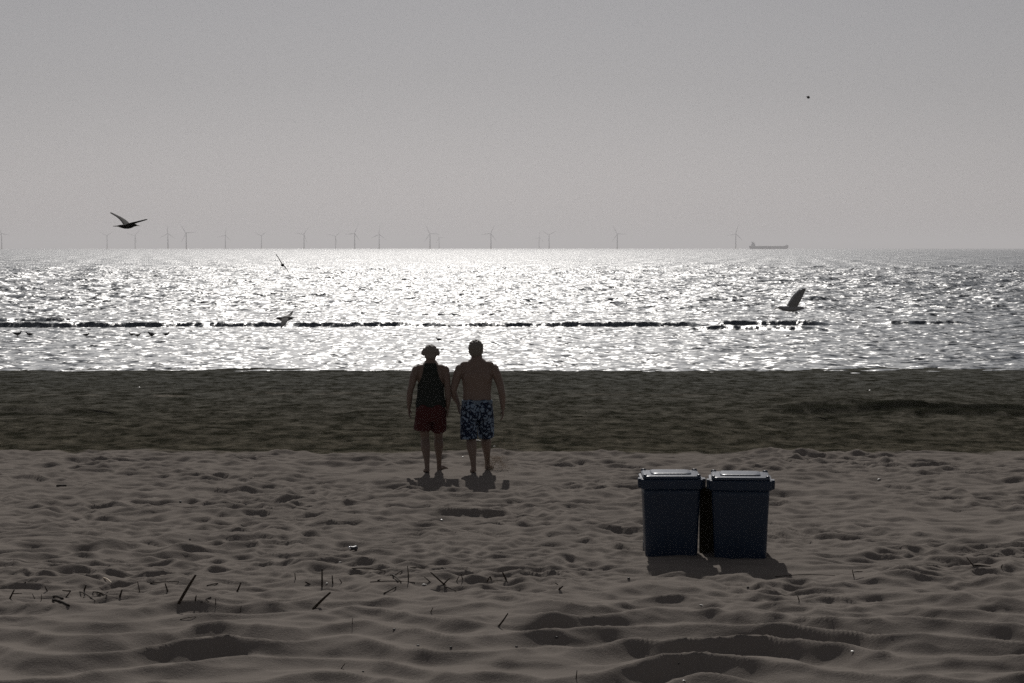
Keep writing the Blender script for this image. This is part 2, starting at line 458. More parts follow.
# ------------------------------------------------------------------ sea
ang = np.concatenate([np.radians(np.linspace(-80, -21, 50, endpoint=False)), np.radians(np.linspace(-21, 21, 860)), np.radians(np.linspace(80, 21, 50, endpoint=False))[::-1]])
rr = [56.0]
while rr[-1] < 44000:
    r0 = rr[-1]
    if r0 < 128: d = .115
    elif r0 < 420: d = max(.115, .0016 * (r0 - 60))
    elif r0 < 2200: d = .0032 * r0
    else: d = .06 * r0
    rr.append(r0 + d)
rr = np.array(rr)
AA, RRR = np.meshgrid(ang, rr)
SX = RRR * np.sin(AA); SY = RRR * np.cos(AA)
step = np.gradient(rr)[:, None]
open_sea = sstep(104, 150, RRR)
SZ = np.zeros_like(SX)
rngw = np.random.default_rng(5)
for i in range(64):
    lam = .7 * (8.0 / .7) ** rngw.random()
    th = math.pi + rngw.normal(0, .6)                # mostly towards the shore
    if i % 5 == 0: th = rngw.random() * 2 * math.pi
    k = 2 * math.pi / lam
    amp = SLOPE / math.sqrt(64 / 2) / k if (SLOPE := .20) else 0
    fade = np.clip(lam / (2.6 * step) - .6, 0, 1)
    base = .80 + .20 * open_sea if lam < 2.2 else .10 + .90 * open_sea
    SZ += amp * base * fade * np.sin(k * (SX * math.sin(th) + SY * math.cos(th)) + rngw.random() * 6.28)
for i in range(24):
    lam = 6 * (26 / 6) ** rngw.random()
    th = math.pi + rngw.normal(0, .5)
    k = 2 * math.pi / lam
    fade = np.clip(lam / (2.6 * step) - .6, 0, 1)
    SZ += .065 / math.sqrt(12) / k * sstep(110, 260, RRR) * fade * np.sin(k * (SX * math.sin(th) + SY * math.cos(th)) + rngw.random() * 6.28)
# breaking ridges running along the shore
def breaker(x0p, x1p, yp, h, seed, wf=.20, wb=1.0):
    y0 = 4.02 * FOC / (yp - 248)
    x0 = (x0p - 512) / FOC * y0; x1 = (x1p - 512) / FOC * y0
    m = sstep(x0, x0 + 2.0, SX) * (1 - sstep(x1 - 2.0, x1, SX))
    yc = y0 + 1.3 * fbm(SX * .12, SX * 0 + seed, seed, 2) + .35 * fbm(SX * .9, SX * 0 + seed, seed + 2, 3)
    yy = SY - yc
    prof = np.where(yy < 0, np.exp(-(yy / wf) ** 2), np.exp(-(yy / wb) ** 2))
    global CALM
    CALM = np.maximum(CALM, m * np.exp(-((yy + .5) / 2.0) ** 2))
    return .84 * h * m * prof * (.88 + .22 * vnoise(SX * .25, SX * 0 + seed, seed + 5)) * (.88 + .24 * vnoise(SX * 1.6, SX * 0, seed + 9))
CALM = np.zeros_like(SX); RID = np.zeros_like(SX)
for args in ((-60, 470, 327.0, .30, 201), (440, 720, 326.5, .30, 207), (690, 842, 325.5, .34, 213), (-60, 95, 321.5, .26, 219),
             (680, 840, 330.0, .26, 225), (868, 990, 324.8, .27, 231), (1005, 1100, 325.5, .2, 237), (120, 330, 303, .16, 241), (930, 1010, 332.5, .10, 247), (380, 520, 316, .14, 251)):
    RID += breaker(*args)
SZ = SZ * (1 - .92 * CALM) + RID
sea = grid_mesh('sea', SX, SY, SZ + WATER_Z, M['water'])
tag(sea, 'glittering grey sea reaching to the horizon', 'sea', kind='structure')

# ------------------------------------------------------------------ people
def hand(bm, w, D, S, N, s=1.0):
    """w wrist, D along the hand, S towards the thumb side, N palm normal (fingers curl that way)"""
    D = D.normalized(); S = (S - D * S.dot(D)).normalized(); N = (N - D * N.dot(D) - S * N.dot(S)).normalized()
    rows = []
    for t, a, b in ((-.012, .026, .021), (.02, .033, .019), (.055, .040, .017), (.088, .041, .0145), (.098, .036, .011)):
        rows.append(ell(w + D * t * s, S * a * s, N * b * s, 16))
    loft(bm, rows)
    for off, L, spread in ((-.033, .060, -.16), (-.0115, .076, -.04), (.0115, .082, .05), (.033, .072, .15)):
        p = w + D * .082 * s + S * off * s
        d = (D + S * spread).normalized()
        pts = [(*p, .0095 * s)]
        for f, rad, cv in ((.45, .0092, .22), (.32, .0085, .55), (.23, .0072, .85)):
            dd = (d * math.cos(cv) + N * math.sin(cv))
            p = p + dd * L * f * s
            pts.append((*p, rad * s))
        limb(bm, pts, 2, 10)
    p = w + D * .022 * s + S * .026 * s
    pts = [(*p, .014 * s)]
    for L, dv in ((.038, D * .62 + S * .72 + N * .25), (.030, D * .85 + S * .35 + N * .42), (.024, D * .9 + S * .1 + N * .5)):
        p = p + dv.normalized() * L * s
        pts.append((*p, (.0125 if L > .035 else .0105 if L > .026 else .0085) * s))
    limb(bm, pts, 2, 10)

def foot(bm, heel, direction, lift=0):
    """heel: point on the ground under the heel"""
    d = Vector(direction).normalized()
    h = Vector(heel)
    up = Vector((0, 0, 1))
    f = lambda t, z, a, b: (*(h + d * t + up * (z + lift * max(0, 1 - t / .17))), a, b)
    limb(bm, [f(-.03, .035, .022, .025), f(0, .036, .034, .036), f(.06, .042, .034, .042), f(.12, .034, .042, .033), f(.175, .023, .046, .022), f(.215, .015, .040, .014)], 3, 14, flat=(d.y, -d.x, 0))
    side = Vector((d.y, -d.x, 0))
    for i, (o, r, t) in enumerate(((-.030, .0125, .225), (-.012, .010, .232), (.004, .0095, .228), (.018, .009, .220), (.031, .0085, .208))):
        limb(bm, [(*(h + d * .19 + side * o * .9 + up * .016), r), (*(h + d * t + side * o + up * .012), r * .9), (*(h + d * (t + .012) + side * o + up * .010), r * .6)], 1, 8)

def head(bm, c, s=1.0):
    c = Vector(c)
    P = lambda x, y, z: c + Vector((x, y, z)) * s
    ball(bm, P(0, -.012, .022), .076 * s, .094 * s, .098 * s, 24)
    ball(bm, P(0, .022, -.045), .060 * s, .066 * s, .070 * s)
    ball(bm, P(0, .066, -.092), .026 * s, .022 * s, .020 * s)
    ball(bm, P(0, .070, .034), .054 * s, .020 * s, .013 * s)
    for q in (-1, 1):
        ball(bm, P(q * .040, .060, -.022), .022 * s, .022 * s, .022 * s)
        ball(bm, P(q * .078, -.006, -.012), .009 * s, .020 * s, .031 * s)
        ball(bm, P(q * .012, .098, -.028), .009 * s, .010 * s, .008 * s)
    limb(bm, [(*P(0, .082, .018), .009 * s), (*P(0, .098, -.006), .011 * s), (*P(0, .108, -.024), .012 * s)], 3, 10)
    ball(bm, P(0, .083, -.055), .024 * s, .011 * s, .006 * s)
    ball(bm, P(0, .081, -.066), .021 * s, .011 * s, .007 * s)

def add_face(body, c, s):
    for q in (-1, 1):
        bm = bmesh.new(); ball(bm, (0, 0, 0), .0125 * s, .0125 * s, .0115 * s, 14)
        e = build('eye', bm, M['eye'], body, loc=Vector(c) + Vector((q * .031, .071, .010)) * s)
        bm = bmesh.new(); ball(bm, (0, .0105 * s, 0), .006 * s, .003 * s, .006 * s, 10)
        build('iris', bm, M['wader'], e)

def person(origin, spec, label):
    """local frame: x right, y towards the sea, z up from the ground under the walker"""
    S = spec
    bm = bmesh.new()
    torso(bm, S['torso'])
    limb(bm, S['neck'], 3, 18)
    head(bm, S['head'], S.get('hs', 1))
    for L in S['legs']: limb(bm, L, 4, 18)
    for (h, d, lift) in S['feet']: foot(bm, h, d, lift)
    for A in S['arms']:
        limb(bm, A['pts'], 4, 16)
        w = Vector(A['pts'][-1][:3])
        hand(bm, w, Vector(A['D']), Vector(A['S']), Vector(A['N']), S.get('hand', 1))
    for b in S['muscle']: ball(bm, *b)
    me = remesh(bm, .0052, 3, .5)
    me.name = 'person'
    body = link_mesh('person', me, S['skin'], loc=origin)
    tag(body, label, 'person', 'two people walking towards the sea')
    add_face(body, S['head'], S.get('hs', 1))
    return body

def gref(ox, oy, oz, x, y):
    return gz(ox + x, oy + y) - oz

# --- person in black tank top and red shorts
oxA, oyA = (430.5 - 512) / FOC * 26.83, 26.83
ozA = gz(oxA - .045, oyA - .1) - .012
fA = gref(oxA, oyA, ozA, .10, .30) - .012
specA = dict(
    skin=M['skin'], hs=1.0, hand=.95,
    torso=[(.76, 0, 0, .150, .105), (.86, 0, -.01, .178, .125), (.95, 0, -.015, .178, .125), (1.06, 0, 0, .160, .112), (1.18, 0, .005, .166, .118),
           (1.29, 0, 0, .182, .118), (1.38, 0, -.01, .182, .102), (1.445, 0, -.012, .140, .080), (1.49, 0, -.008, .082, .070), (1.52, 0, -.004, .066, .062)],
    neck=[(0, -.012, 1.42, .072), (0, -.008, 1.48, .068), (0, .004, 1.55, .065), (0, .01, 1.60, .060)],
    head=(0, .02, 1.612),
    legs=[[(-.092, 0, .86, .092), (-.092, .0, .66, .078), (-.078, .035, .48, .056), (-.070, -.022, .36, .063), (-.052, -.07, .20, .040), (-.046, -.10, .09, .032), (-.045, -.11, .045, .034)],
          [(.092, .01, .86, .092), (.095, .10, .66, .078), (.098, .19, .48, .056), (.099, .192, .36, .063), (.100, .245, .20, .040), (.102, .285, .09 + fA, .032), (.102, .29, .045 + fA, .034)]],
    feet=[((-.045, -.11, 0), (-.10, 1, 0), .02), ((.102, .285, fA), (.42, 1, 0), 0)],
    arms=[dict(pts=[(-.180, -.01, 1.40, .062), (-.222, -.015, 1.31, .056), (-.250, -.02, 1.20, .047), (-.278, -.03, 1.09, .041), (-.285, .0, 1.00, .040), (-.292, .03, .90, .027), (-.292, .04, .872, .025)],
               D=(0, .12, -1), S=(0, 1, 0), N=(1, 0, 0)),
          dict(pts=[(.180, -.01, 1.40, .062), (.208, -.01, 1.31, .055), (.222, -.02, 1.20, .046), (.232, -.05, 1.09, .041), (.235, -.03, 1.00, .040), (.228, .0, .90, .027), (.226, .01, .872, .025)],
               D=(-.03, .1, -1), S=(0, 1, 0), N=(-1, 0, 0))],
    muscle=[((-.19, -.01, 1.385), .064, .062, .064), ((.19, -.01, 1.385), .064, .062, .064), ((-.07, -.07, .89), .085, .075, .09), ((.07, -.07, .89), .085, .075, .09),
            ((-.10, -.02, 1.435), .095, .052, .036), ((.10, -.02, 1.435), .095, .052, .036)])
A = person(Vector((oxA, oyA, ozA)), specA, 'barefoot person in a black tank top and dark red shorts walking to the sea')

bm = bmesh.new()
hc = Vector(specA['head'])
ball(bm, hc + Vector((0, -.022, .034)), .089, .098, .092, 24)
ball(bm, hc + Vector((0, -.05, -.03)), .080, .060, .065, 20)
for q in (-1, 1):
    limb(bm, [(*(hc + Vector((q * .06, -.02, .05))), .045), (*(hc + Vector((q * .090, -.025, .008))), .038), (*(hc + Vector((q * .114, -.03, -.016))), .022)], 3, 12)
me = remesh(bm, .006, 2)
cut(me, lambda c: (c - hc).z > -.07 + 1.25 * max(0, (c - hc).y + .01))
for v in me.vertices:
    p = v.co; k = .0025 * (math.sin(p.x * 90 + p.z * 40) * math.sin(p.z * 110 + p.y * 60) + .6 * math.sin(p.x * 190 + p.y * 70))
    v.co = p + (p - hc).normalized() * k
link_mesh('hair', me, M['hair_a'], A)

bm = bmesh.new()
torso(bm, [(z, cx, cy, rx + (.014 if z > 1.15 else .024), ry + (.016 if z > 1.15 else .022)) for (z, cx, cy, rx, ry) in specA['torso'][1:]])
for b in specA['muscle'][4:]: ball(bm, Vector(b[0]) + Vector((0, 0, .0)), b[1] + .01, b[2] + .014, b[3] + .012)
me = remesh(bm, .0065, 4)
def tank_keep(c):
    w = np.interp(c.z, [1.0, 1.12, 1.20, 1.28, 1.36, 1.42, 1.46], [.3, .3, .168, .125, .100, .092, .080])
    if c.z < .895: return False
    if c.y > .02 and c.z > 1.40: return .055 < abs(c.x) < .10
    return abs(c.x) < w and c.z < 1.485
cut(me, tank_keep)
link_mesh('tank_top', me, M['black_cloth'], A)

bm = bmesh.new()
torso(bm, [(.70, 0, 0, .155, .125), (.78, 0, -.01, .185, .142), (.88, 0, -.015, .197, .148), (.95, 0, -.012, .190, .138)])
ball(bm, (-.07, -.07, .86), .105, .10, .12); ball(bm, (.07, -.07, .86), .105, .10, .12)
limb(bm, [(-.092, 0, .86, .11, .125), (-.105, .0, .70, .112, .122), (-.112, .012, .585, .118, .124)], 3, 22)
limb(bm, [(.092, .01, .86, .11, .125), (.100, .06, .70, .110, .122), (.102, .12, .590, .112, .124)], 3, 22)
me = remesh(bm, .0065, 3)
for v in me.vertices:
    p = v.co; v.co = p + Vector((p.x, p.y, 0)).normalized() * .004 * math.sin(math.atan2(p.y, p.x) * 11 + p.z * 9) * min(1, max(0, (.92 - p.z) * 5))
link_mesh('shorts', me, M['red_cloth'], A)

# --- bare-chested person in blue printed swim shorts
oxB, oyB = (477 - 512) / FOC * 26.85, 26.85
ozB = gz(oxB - .045, oyB - .08) - .012
fB = gref(oxB, oyB, ozB, .135, .42) - .012
specB = dict(
    skin=M['skin_b'], hs=1.13, hand=1.05,
    torso=[(.80, 0, 0, .155, .11), (.90, 0, -.01, .185, .13), (.99, 0, -.01, .193, .130), (1.10, 0, 0, .188, .128), (1.22, 0, .0, .200, .135),
           (1.33, 0, -.005, .218, .135), (1.40, 0, -.012, .215, .112), (1.47, 0, -.015, .185, .090), (1.515, 0, -.012, .125, .080), (1.55, 0, -.006, .080, .072)],
    neck=[(0, -.015, 1.45, .078), (0, -.01, 1.52, .076), (-.006, .004, 1.59, .073), (-.012, .01, 1.64, .068)],
    head=(-.016, .02, 1.660),
    legs=[[(-.10, 0, .90, .100), (-.10, .0, .69, .086), (-.085, .04, .50, .062), (-.075, -.018, .375, .070), (-.055, -.065, .20, .043), (-.046, -.085, .09, .034), (-.045, -.09, .045, .036)],
          [(.10, .01, .90, .100), (.108, .13, .69, .086), (.115, .25, .50, .062), (.120, .247, .375, .068), (.128, .34, .21, .043), (.134, .41, .10 + fB, .034), (.135, .42, .045 + fB, .036)]],
    feet=[((-.045, -.09, 0), (-.06, 1, 0), .02), ((.135, .415, fB), (.30, 1, 0), 0)],
    arms=[dict(pts=[(-.215, -.01, 1.40, .068), (-.258, -.02, 1.335, .064), (-.290, -.03, 1.23, .054), (-.318, -.03, 1.11, .046), (-.300, .03, 1.03, .045), (-.262, .10, .945, .031), (-.256, .112, .925, .029)],
               D=(.14, .40, -.85), S=(.3, 1, .3), N=(1, -.2, 0)),
          dict(pts=[(.215, -.01, 1.40, .068), (.258, -.02, 1.335, .064), (.298, -.03, 1.23, .054), (.330, -.05, 1.10, .046), (.340, -.03, 1.02, .045), (.346, .0, .90, .031), (.347, .01, .87, .029)],
               D=(.0, .1, -1), S=(0, 1, 0), N=(-1, 0, 0))],
    muscle=[((-.225, -.012, 1.395), .073, .07, .078), ((.225, -.012, 1.395), .073, .07, .078), ((-.075, -.075, .93), .09, .08, .095), ((.075, -.075, .93), .09, .08, .095),
            ((-.115, -.02, 1.475), .11, .055, .042), ((.115, -.02, 1.475), .11, .055, .042), ((-.10, -.085, 1.30), .085, .045, .10), ((.10, -.085, 1.30), .085, .045, .10)])
B = person(Vector((oxB, oyB, ozB)), specB, 'bare-chested person in blue floral swim shorts kicking up sand while walking')

bm = bmesh.new()
hc2 = Vector(specB['head'])
ball(bm, hc2 + Vector((0, -.02, .032)), .102, .112, .112, 24)
ball(bm, hc2 + Vector((0, -.045, -.03)), .088, .078, .07, 20)
me = remesh(bm, .006, 2)
cut(me, lambda c: (c - hc2).z > -.085 + 1.2 * max(0, (c - hc2).y + .03))
for v in me.vertices:
    p = v.co; k = .005 * (math.sin(p.x * 90 + p.z * 40) * math.sin(p.z * 110 + p.y * 60) + .6 * math.sin(p.x * 190 + p.y * 70))
    v.co = p + (p - hc2).normalized() * k
link_mesh('hair', me, M['hair_b'], B)

bm = bmesh.new()
torso(bm, [(.72, 0, 0, .165, .13), (.80, 0, -.01, .197, .15), (.90, 0, -.012, .207, .155), (.965, 0, -.01, .204, .148)])
ball(bm, (-.075, -.075, .90), .11, .105, .12); ball(bm, (.075, -.075, .90), .11, .105, .12)
limb(bm, [(-.10, 0, .90, .112, .13), (-.112, .0, .70, .118, .126), (-.112, .02, .56, .116, .122), (-.108, .015, .455, .114, .120)], 3, 22)
limb(bm, [(.10, .01, .90, .112, .13), (.112, .09, .70, .118, .128), (.116, .18, .56, .112, .124), (.118, .21, .475, .108, .120)], 3, 22)
me = remesh(bm, .0065, 3)
for v in me.vertices:
    p = v.co; v.co = p + Vector((p.x, p.y, 0)).normalized() * .005 * math.sin(math.atan2(p.y, p.x) * 9 + p.z * 12) * min(1, max(0, (.92 - p.z) * 5))
sw = link_mesh('swim_shorts', me, M['blue_cloth'], B)
bm = bmesh.new()
loft(bm, [ell((0, -.01, z), Vector((rx, 0, 0)), Vector((0, ry, 0)), 40) for z, rx, ry in ((.935, .206, .152), (.945, .211, .157), (.985, .208, .153), (.992, .203, .148))])
build('waistband', bm, M['waistband'], sw)

# sand thrown up behind the second walker's leading foot
bm = bmesh.new()
rg = random.Random(3)
for i in range(1500):
    # thin fan flung up and out to the right of the foot, thinning with height
    if i < 650:
        t = rg.random() ** 1.3
        p = Vector((.15 + .17 * t + rg.gauss(0, .03 + .03 * t), .36 + rg.gauss(0, .06), .16 * t * (2 - t) + .01 + rg.gauss(0, .02)))
    elif i < 1050:
        t = rg.random()
        p = Vector((.22 + .16 * t + rg.gauss(0, .03), .33 + rg.gauss(0, .05), .16 * (1 - t) + .012 + abs(rg.gauss(0, .03))))
    else:
        t = rg.random()
        p = Vector((.14 + .34 * t + rg.gauss(0, .07), .36 + rg.gauss(0, .10), .02 + .62 * t * rg.random() + abs(rg.gauss(0, .02))))
    s = rg.uniform(.0022, .0055)
    vs = [bm.verts.new(p + Vector((rg.gauss(0, s), rg.gauss(0, s), rg.gauss(0, s)))) for _ in range(4)]
    for f in ((0, 1, 2), (0, 2, 3), (0, 3, 1), (1, 3, 2)): bm.faces.new([vs[j] for j in f])
M['grain'] = mat('loose_sand', (.42, .36, .30), .9, .1)
gn, gl, gb = nodes_of(M['grain'])
tb = gn.new('ShaderNodeBsdfTranslucent'); tb.inputs['Color'].default_value = (.50, .45, .40, 1)
mxs = gn.new('ShaderNodeMixShader'); mxs.inputs['Fac'].default_value = .55
gl.new(gb.outputs['BSDF'], mxs.inputs[1]); gl.new(tb.outputs['BSDF'], mxs.inputs[2])
gl.new(mxs.outputs['Shader'], gn['Material Output'].inputs['Surface'])
o = build('kicked_sand', bm, M['grain'], None, False, Vector((oxB, oyB, ozB)))
tag(o, 'spray of loose sand thrown up by the walker in blue shorts', 'sand', kind='stuff')

# ------------------------------------------------------------------ wheeled bins and the post between them
def make_bin(loc, rz, label):
    root = empty('wheelie_bin', loc, rz, label=label, cat='bin', group='two blue wheelie bins on the sand')
    b = bmesh.new()
    rows = []
    for z, hx, hy in ((-.12, .247, .215), (.0, .254, .222), (.30, .264, .238), (.60, .278, .252), (.69, .282, .256)):
        rows.append(rrect(hx, hy, .045, z))
    loft(b, rows)
    body = build('bin_body', b, M['bin'], root, False)
    for pl in body.data.polygons: pl.use_smooth = len(pl.vertices) == 4
    b = bmesh.new()
    loft(b, [rrect(hx, hy, .05, z) for z, hx, hy in ((.655, .284, .260), (.665, .300, .276), (.672, .306, .282), (.752, .308, .284), (.760, .304, .280), (.762, .284, .262))])
    build('collar', b, M['bin'], root, False)
    for q in (-1, 1):
        b = bmesh.new()
        loft(b, [rrect(hx, hy, .010, z, q * .310, -.17) for z, hx, hy in ((.672, .012, .050), (.682, .020, .060), (.752, .022, .062), (.764, .018, .055))])
        build('lift_lug', b, M['bin'], root, False)
        b = bmesh.new()
        limb(b, [(q * .235, .268, .788, .010), (q * .235, .268, .792, .016), (q * .275, .268, .792, .016), (q * .275, .268, .788, .010)], 1, 12)
        ball(b, (q * .255, .268, .788), .028, .020, .018, 14)
        build('hinge', b, M['bin'], root)
        b = bmesh.new()
        ball(b, (q * .262, -.235, .797), .020, .022, .012, 12)
        build('lid_buffer', b, M['bin'], root)
        b = bmesh.new()
        limb(b, [(q * .205, .262, .02, .099), (q * .205 + q * .005, .262, .02, .105), (q * .205 + q * .045, .262, .02, .105), (q * .205 + q * .05, .262, .02, .099)], 1, 24)
        w = build('wheel', b, M['rubber'], root, False)
        b = bmesh.new()
        limb(b, [(q * .2535, .262, .02, .060), (q * .2585, .262, .02, .058)], 1, 20)
        build('rim', b, M['bin'], w, False)
    b = bmesh.new()
    limb(b, [(-.215, .27, .725, .014), (-.215, .335, .740, .014), (0, .34, .742, .016), (.215, .335, .740, .014), (.215, .27, .725, .014)], 1, 10)
    build('handle', b, M['bin'], root)
    b = bmesh.new()
    rows = [rrect(hx, hy, r, z, 0, 0) for z, hx, hy, r in ((.764, .276, .268, .05), (.766, .284, .276, .05), (.786, .283, .275, .05), (.793, .278, .270, .055), (.795, .264, .256, .05), (.797, .15, .15, .05))]
    loft(b, rows)
    lid = build('lid', b, M['bin_lid'], root, False)
    for pl in lid.data.polygons: pl.use_smooth = len(pl.vertices) == 4
    b = bmesh.new()
    rows = [rrect(hx, hy, r, z, 0, .03) for z, hx, hy, r in ((.793, .200, .185, .05), (.804, .197, .182, .05), (.808, .190, .176, .05), (.811, .16, .15, .05), (.815, .08, .08, .04))]
    loft(b, rows)
    pn = build('lid_panel', b, M['bin_lid'], lid, False)
    for pl in pn.data.polygons: pl.use_smooth = len(pl.vertices) == 4
    return root

make_bin((1.570, 19.72, .0), R(-1.0), 'dark blue wheelie bin standing upright, nearer to the two walkers')
make_bin((2.245, 19.60, .0), R(-5), 'dark blue wheelie bin turned slightly, farther from the two walkers')
pb = bmesh.new()
loft(pb, [rrect(.070, .05, .012, z) for z in (-.35, .0, .3, .60, .64)] + [rrect(.038, .04, .012, .648)])
pp = build('wooden_post', pb, M['post'], None, False, (1.940, 19.84, 0))
tag(pp, 'short dark wooden post wedged between the two blue bins', 'post')

# ------------------------------------------------------------------ sticks and reeds in the sand
def bar(bm, p, q, r0, r1, bend=0.0, n=7):
    p = Vector(p); q = Vector(q); m = (p + q) / 2
    side = (q - p).cross(Vector((.3, .7, .2))).normalized() * (q - p).length * bend
    limb(bm, [(*p, r0), (*(p * .6 + q * .4 + side), r0 * 1.05), (*(p * .25 + q * .75 + side * .7), (r0 + r1) / 2), (*q, r1)], 2, n)

def standing(name, base, top, wpx, label, cat, group, m='reed', lean=.25, bend=.03, extra=()):
    """stem planted in the sand: base and top given where they show, leaning a little in depth"""
    b = on_ground(*base)
    k = b.y / FOC
    up = Vector(((top[0] - base[0]) * k, 0, (base[1] - top[1]) * k))
    L = up.length
    up.y = lean * L * rs.uniform(-1, 1)
    bm = bmesh.new()
    r = wpx * k / 2 * .85
    bar(bm, -up.normalized() * .04, up, r * 1.05, r * .75, bend * rs.uniform(-1, 1))
    for (ex, ey, tx, ty, w2) in extra:
        p = Vector(((ex - base[0]) * k, 0, (base[1] - ey) * k)); q = Vector(((tx - base[0]) * k, rs.uniform(-.03, .03), (base[1] - ty) * k))
        if up.z > 1e-4: p.y = up.y * max(0, min(1, p.z / up.z))
        q.y += p.y
        bar(bm, p, q, w2 * k / 2, w2 * k / 2 * .7, .03)
    o = build(name, bm, M[m], None, True, b)
    return tag(o, label, cat, group)

def lying(name, p, q, wpx, label, cat, group, m='reed', extra=()):
    a_ = on_ground(*p); c_ = on_ground(*q)
    k = a_.y / FOC
    bm = bmesh.new()
    r = wpx * k / 2 * .8
    up = Vector((0, 0, r * .6))
    bar(bm, up, c_ - a_ + up, r, r * .8, .03)
    for (ex, ey, tx, ty, w2) in extra:
        e = on_ground(ex, ey); f = on_ground(tx, ty)
        bar(bm, e - a_ + up, f - a_ + up * 1.6, w2 * k / 2, w2 * k / 2 * .7, .04)
    o = build(name, bm, M[m], None, True, a_)
    return tag(o, label, cat, group)

rs = random.Random(21)
GR = 'reed stalks sticking out of the sand'
GT = 'twigs lying on the sand'
STUB = 'short dark reed stub poking up out of the sand'
standing('reed_stalk', (179, 604), (197, 574.5), 3.4, 'thick dark reed stalk, tallest of all, leaning over on bare sand', 'reed stalk', GR)
standing('reed_stalk', (322, 587), (322, 569), 2.0, 'upright slender reed stalk standing straight beside two stubs', 'reed stalk', GR)
standing('reed_stalk', (314, 609), (331, 592), 3.0, 'stout dark stick leaning low out of a hollow below the upright stalk', 'reed stalk', GR)
standing('reed_stalk', (10, 598.5), (14, 590), 2.0, 'leaning reed stub with a thin side twig near the log', 'reed stalk', GR, extra=((12, 594, 22, 594, 1.0),))
standing('reed_stalk', (498, 627), (508, 613.5), 2.0, 'lone tilted reed stalk among smooth sand mounds closest to the camera', 'reed stalk', GR)
standing('reed_stalk', (559, 590), (563, 586), 2.0, 'tiny bent reed tip in front of the left bin', 'reed stalk', GR, extra=((559, 590, 560, 587, 1.2),))
standing('reed_stalk', (237, 591.5), (241, 583), 2.0, 'slanted reed stub standing between tall leaning stalk and upright stalk', 'reed stalk', GR)
standing('reed_stalk', (506, 580.5), (502.5, 572), 2.2, 'reed stub tilted back, right-hand one of a close pair', 'reed stalk', GR)
standing('reed_stalk', (487.5, 582), (490, 577.5), 1.4, 'bent reed hoop, left-hand one of a close pair', 'reed stalk', GR, extra=((490, 577.5, 491.5, 582, 1.3),))
standing('reed_stalk', (408, 582), (407.5, 566), 1.3, 'thin upright stem rising from a tangle of fallen branches', 'reed stalk', GR)
standing('reed_stalk', (445, 585.5), (430.5, 572), 1.8, 'thin crossed reed leaning back beside a white shell fragment', 'reed stalk', GR, extra=((443, 585.5, 450, 578, 1.5),))
standing('reed_stalk', (430, 582), (424, 577), 1.2, 'very thin reed leaning beside a white shell fragment', 'reed stalk', GR)
standing('reed_stalk', (854, 576.5), (852, 569.5), 1.2, 'thin forked stem at the edge of smooth sand right of the bins', 'reed stalk', GR, extra=((853.5, 572, 862, 571, 1),))
standing('reed_stalk', (973, 566), (967, 558), 1.3, 'thin hooked stem farthest right with a flat runner', 'reed stalk', GR, extra=((972.5, 565.5, 991, 567.5, 1.1),))
standing('reed_stalk', (66, 597.5), (71, 591), 1.5, 'reed broken over at its top into a sharp elbow', 'reed stalk', GR, extra=((71, 591, 63, 590, 1.4),))
standing('reed_stalk', (195.5, 600.5), (196.5, 595.5), 1.8, 'short stub at the foot of the tallest leaning stalk', 'reed stalk', GR)
for base, top, w in (((47.5, 591.5), (45, 586), 1.5), ((84.5, 590.5), (86.5, 585), 2), ((120, 597.5), (122, 590.5), 2.2), ((167.5, 591), (165, 583.5), 1.8),
                     ((215.5, 605), (215.5, 599), 1.1), ((309, 584), (313.5, 586.5), 1.5), ((333, 584), (332.3, 575.5), 1.6), ((295.3, 579.5), (294.7, 573), 1.2),
                     ((139.5, 592), (137.8, 581.5), 1.1), ((35, 599), (32.5, 594), .9), ((41, 600.5), (41.5, 594.5), .9), ((457, 581.5), (459, 577), 1.1),
                     ((462.5, 580), (461, 575), 1.2), ((341.5, 583), (339.5, 579), 1.1), ((558, 585), (555, 583), 1.2), ((431, 612), (433, 608), 1.1), ((799, 601), (797.5, 595.5), 1.3),
                     ((240, 613), (241.5, 606), .9), ((576, 679), (577, 671), 1.3), ((341, 669), (345, 664), 1.1), ((352, 624), (352.5, 618), .8), ((1001.5, 567.5), (1002.5, 564.5), 1.5)):
    standing('reed_stub', base, top, w, STUB, 'reed stub', 'short dark reed stubs')
lying('driftwood_log', (53, 601), (69, 607), 3.6, 'dark piece of driftwood, thickest of all, half sunk in the sand', 'driftwood', 'driftwood pieces', 'wood')
lying('driftwood_log', (53.5, 598), (63, 599.5), 3.0, 'stubby dark driftwood piece lying just behind a thicker one', 'driftwood', 'driftwood pieces', 'wood')
lying('driftwood_log', (57, 486.6), (66, 486.2), 3.0, 'small dark driftwood chip alone on the pale sand in mid beach', 'driftwood', 'driftwood pieces', 'wood')
lying('twig', (80, 592), (95, 602), 1.5, 'long thin twig lying beside a heap of dark twigs', 'twig', GT)
lying('twig', (93, 592.5), (107, 597), 1.6, 'dark forked twig in a heap, with several side shoots', 'twig', GT, extra=((97, 593, 106, 599, 1.3), (99, 596, 108, 592.5, 1.2), (100, 597, 104, 590.5, 1.2)))
lying('twig', (201, 603.5), (211, 597.5), 1.8, 'bent twig lying beside the tallest leaning stalk', 'twig', GT, extra=((206, 600.5, 209, 603, 1),))
lying('twig', (207, 586), (218, 584), 1.5, 'flat twig resting behind the tallest leaning stalk', 'twig', GT)
lying('twig', (25, 584.5), (31, 580.5), 1.8, 'small slanted twig farthest from the camera near the leaning stub', 'twig', GT)
lying('twig', (150, 584), (179, 582.5), 1.2, 'long faint runner twig stretched flat between two reed stubs', 'twig', GT)
lying('twig', (378, 581.5), (402, 571), 2.2, 'dark fallen branch with side shoots, largest of the tangle', 'twig', GT, extra=((352, 570.5, 385, 572.5, 1.1), (385, 572.5, 424, 568.5, .9), (391, 575.5, 401, 583, 1.8)))
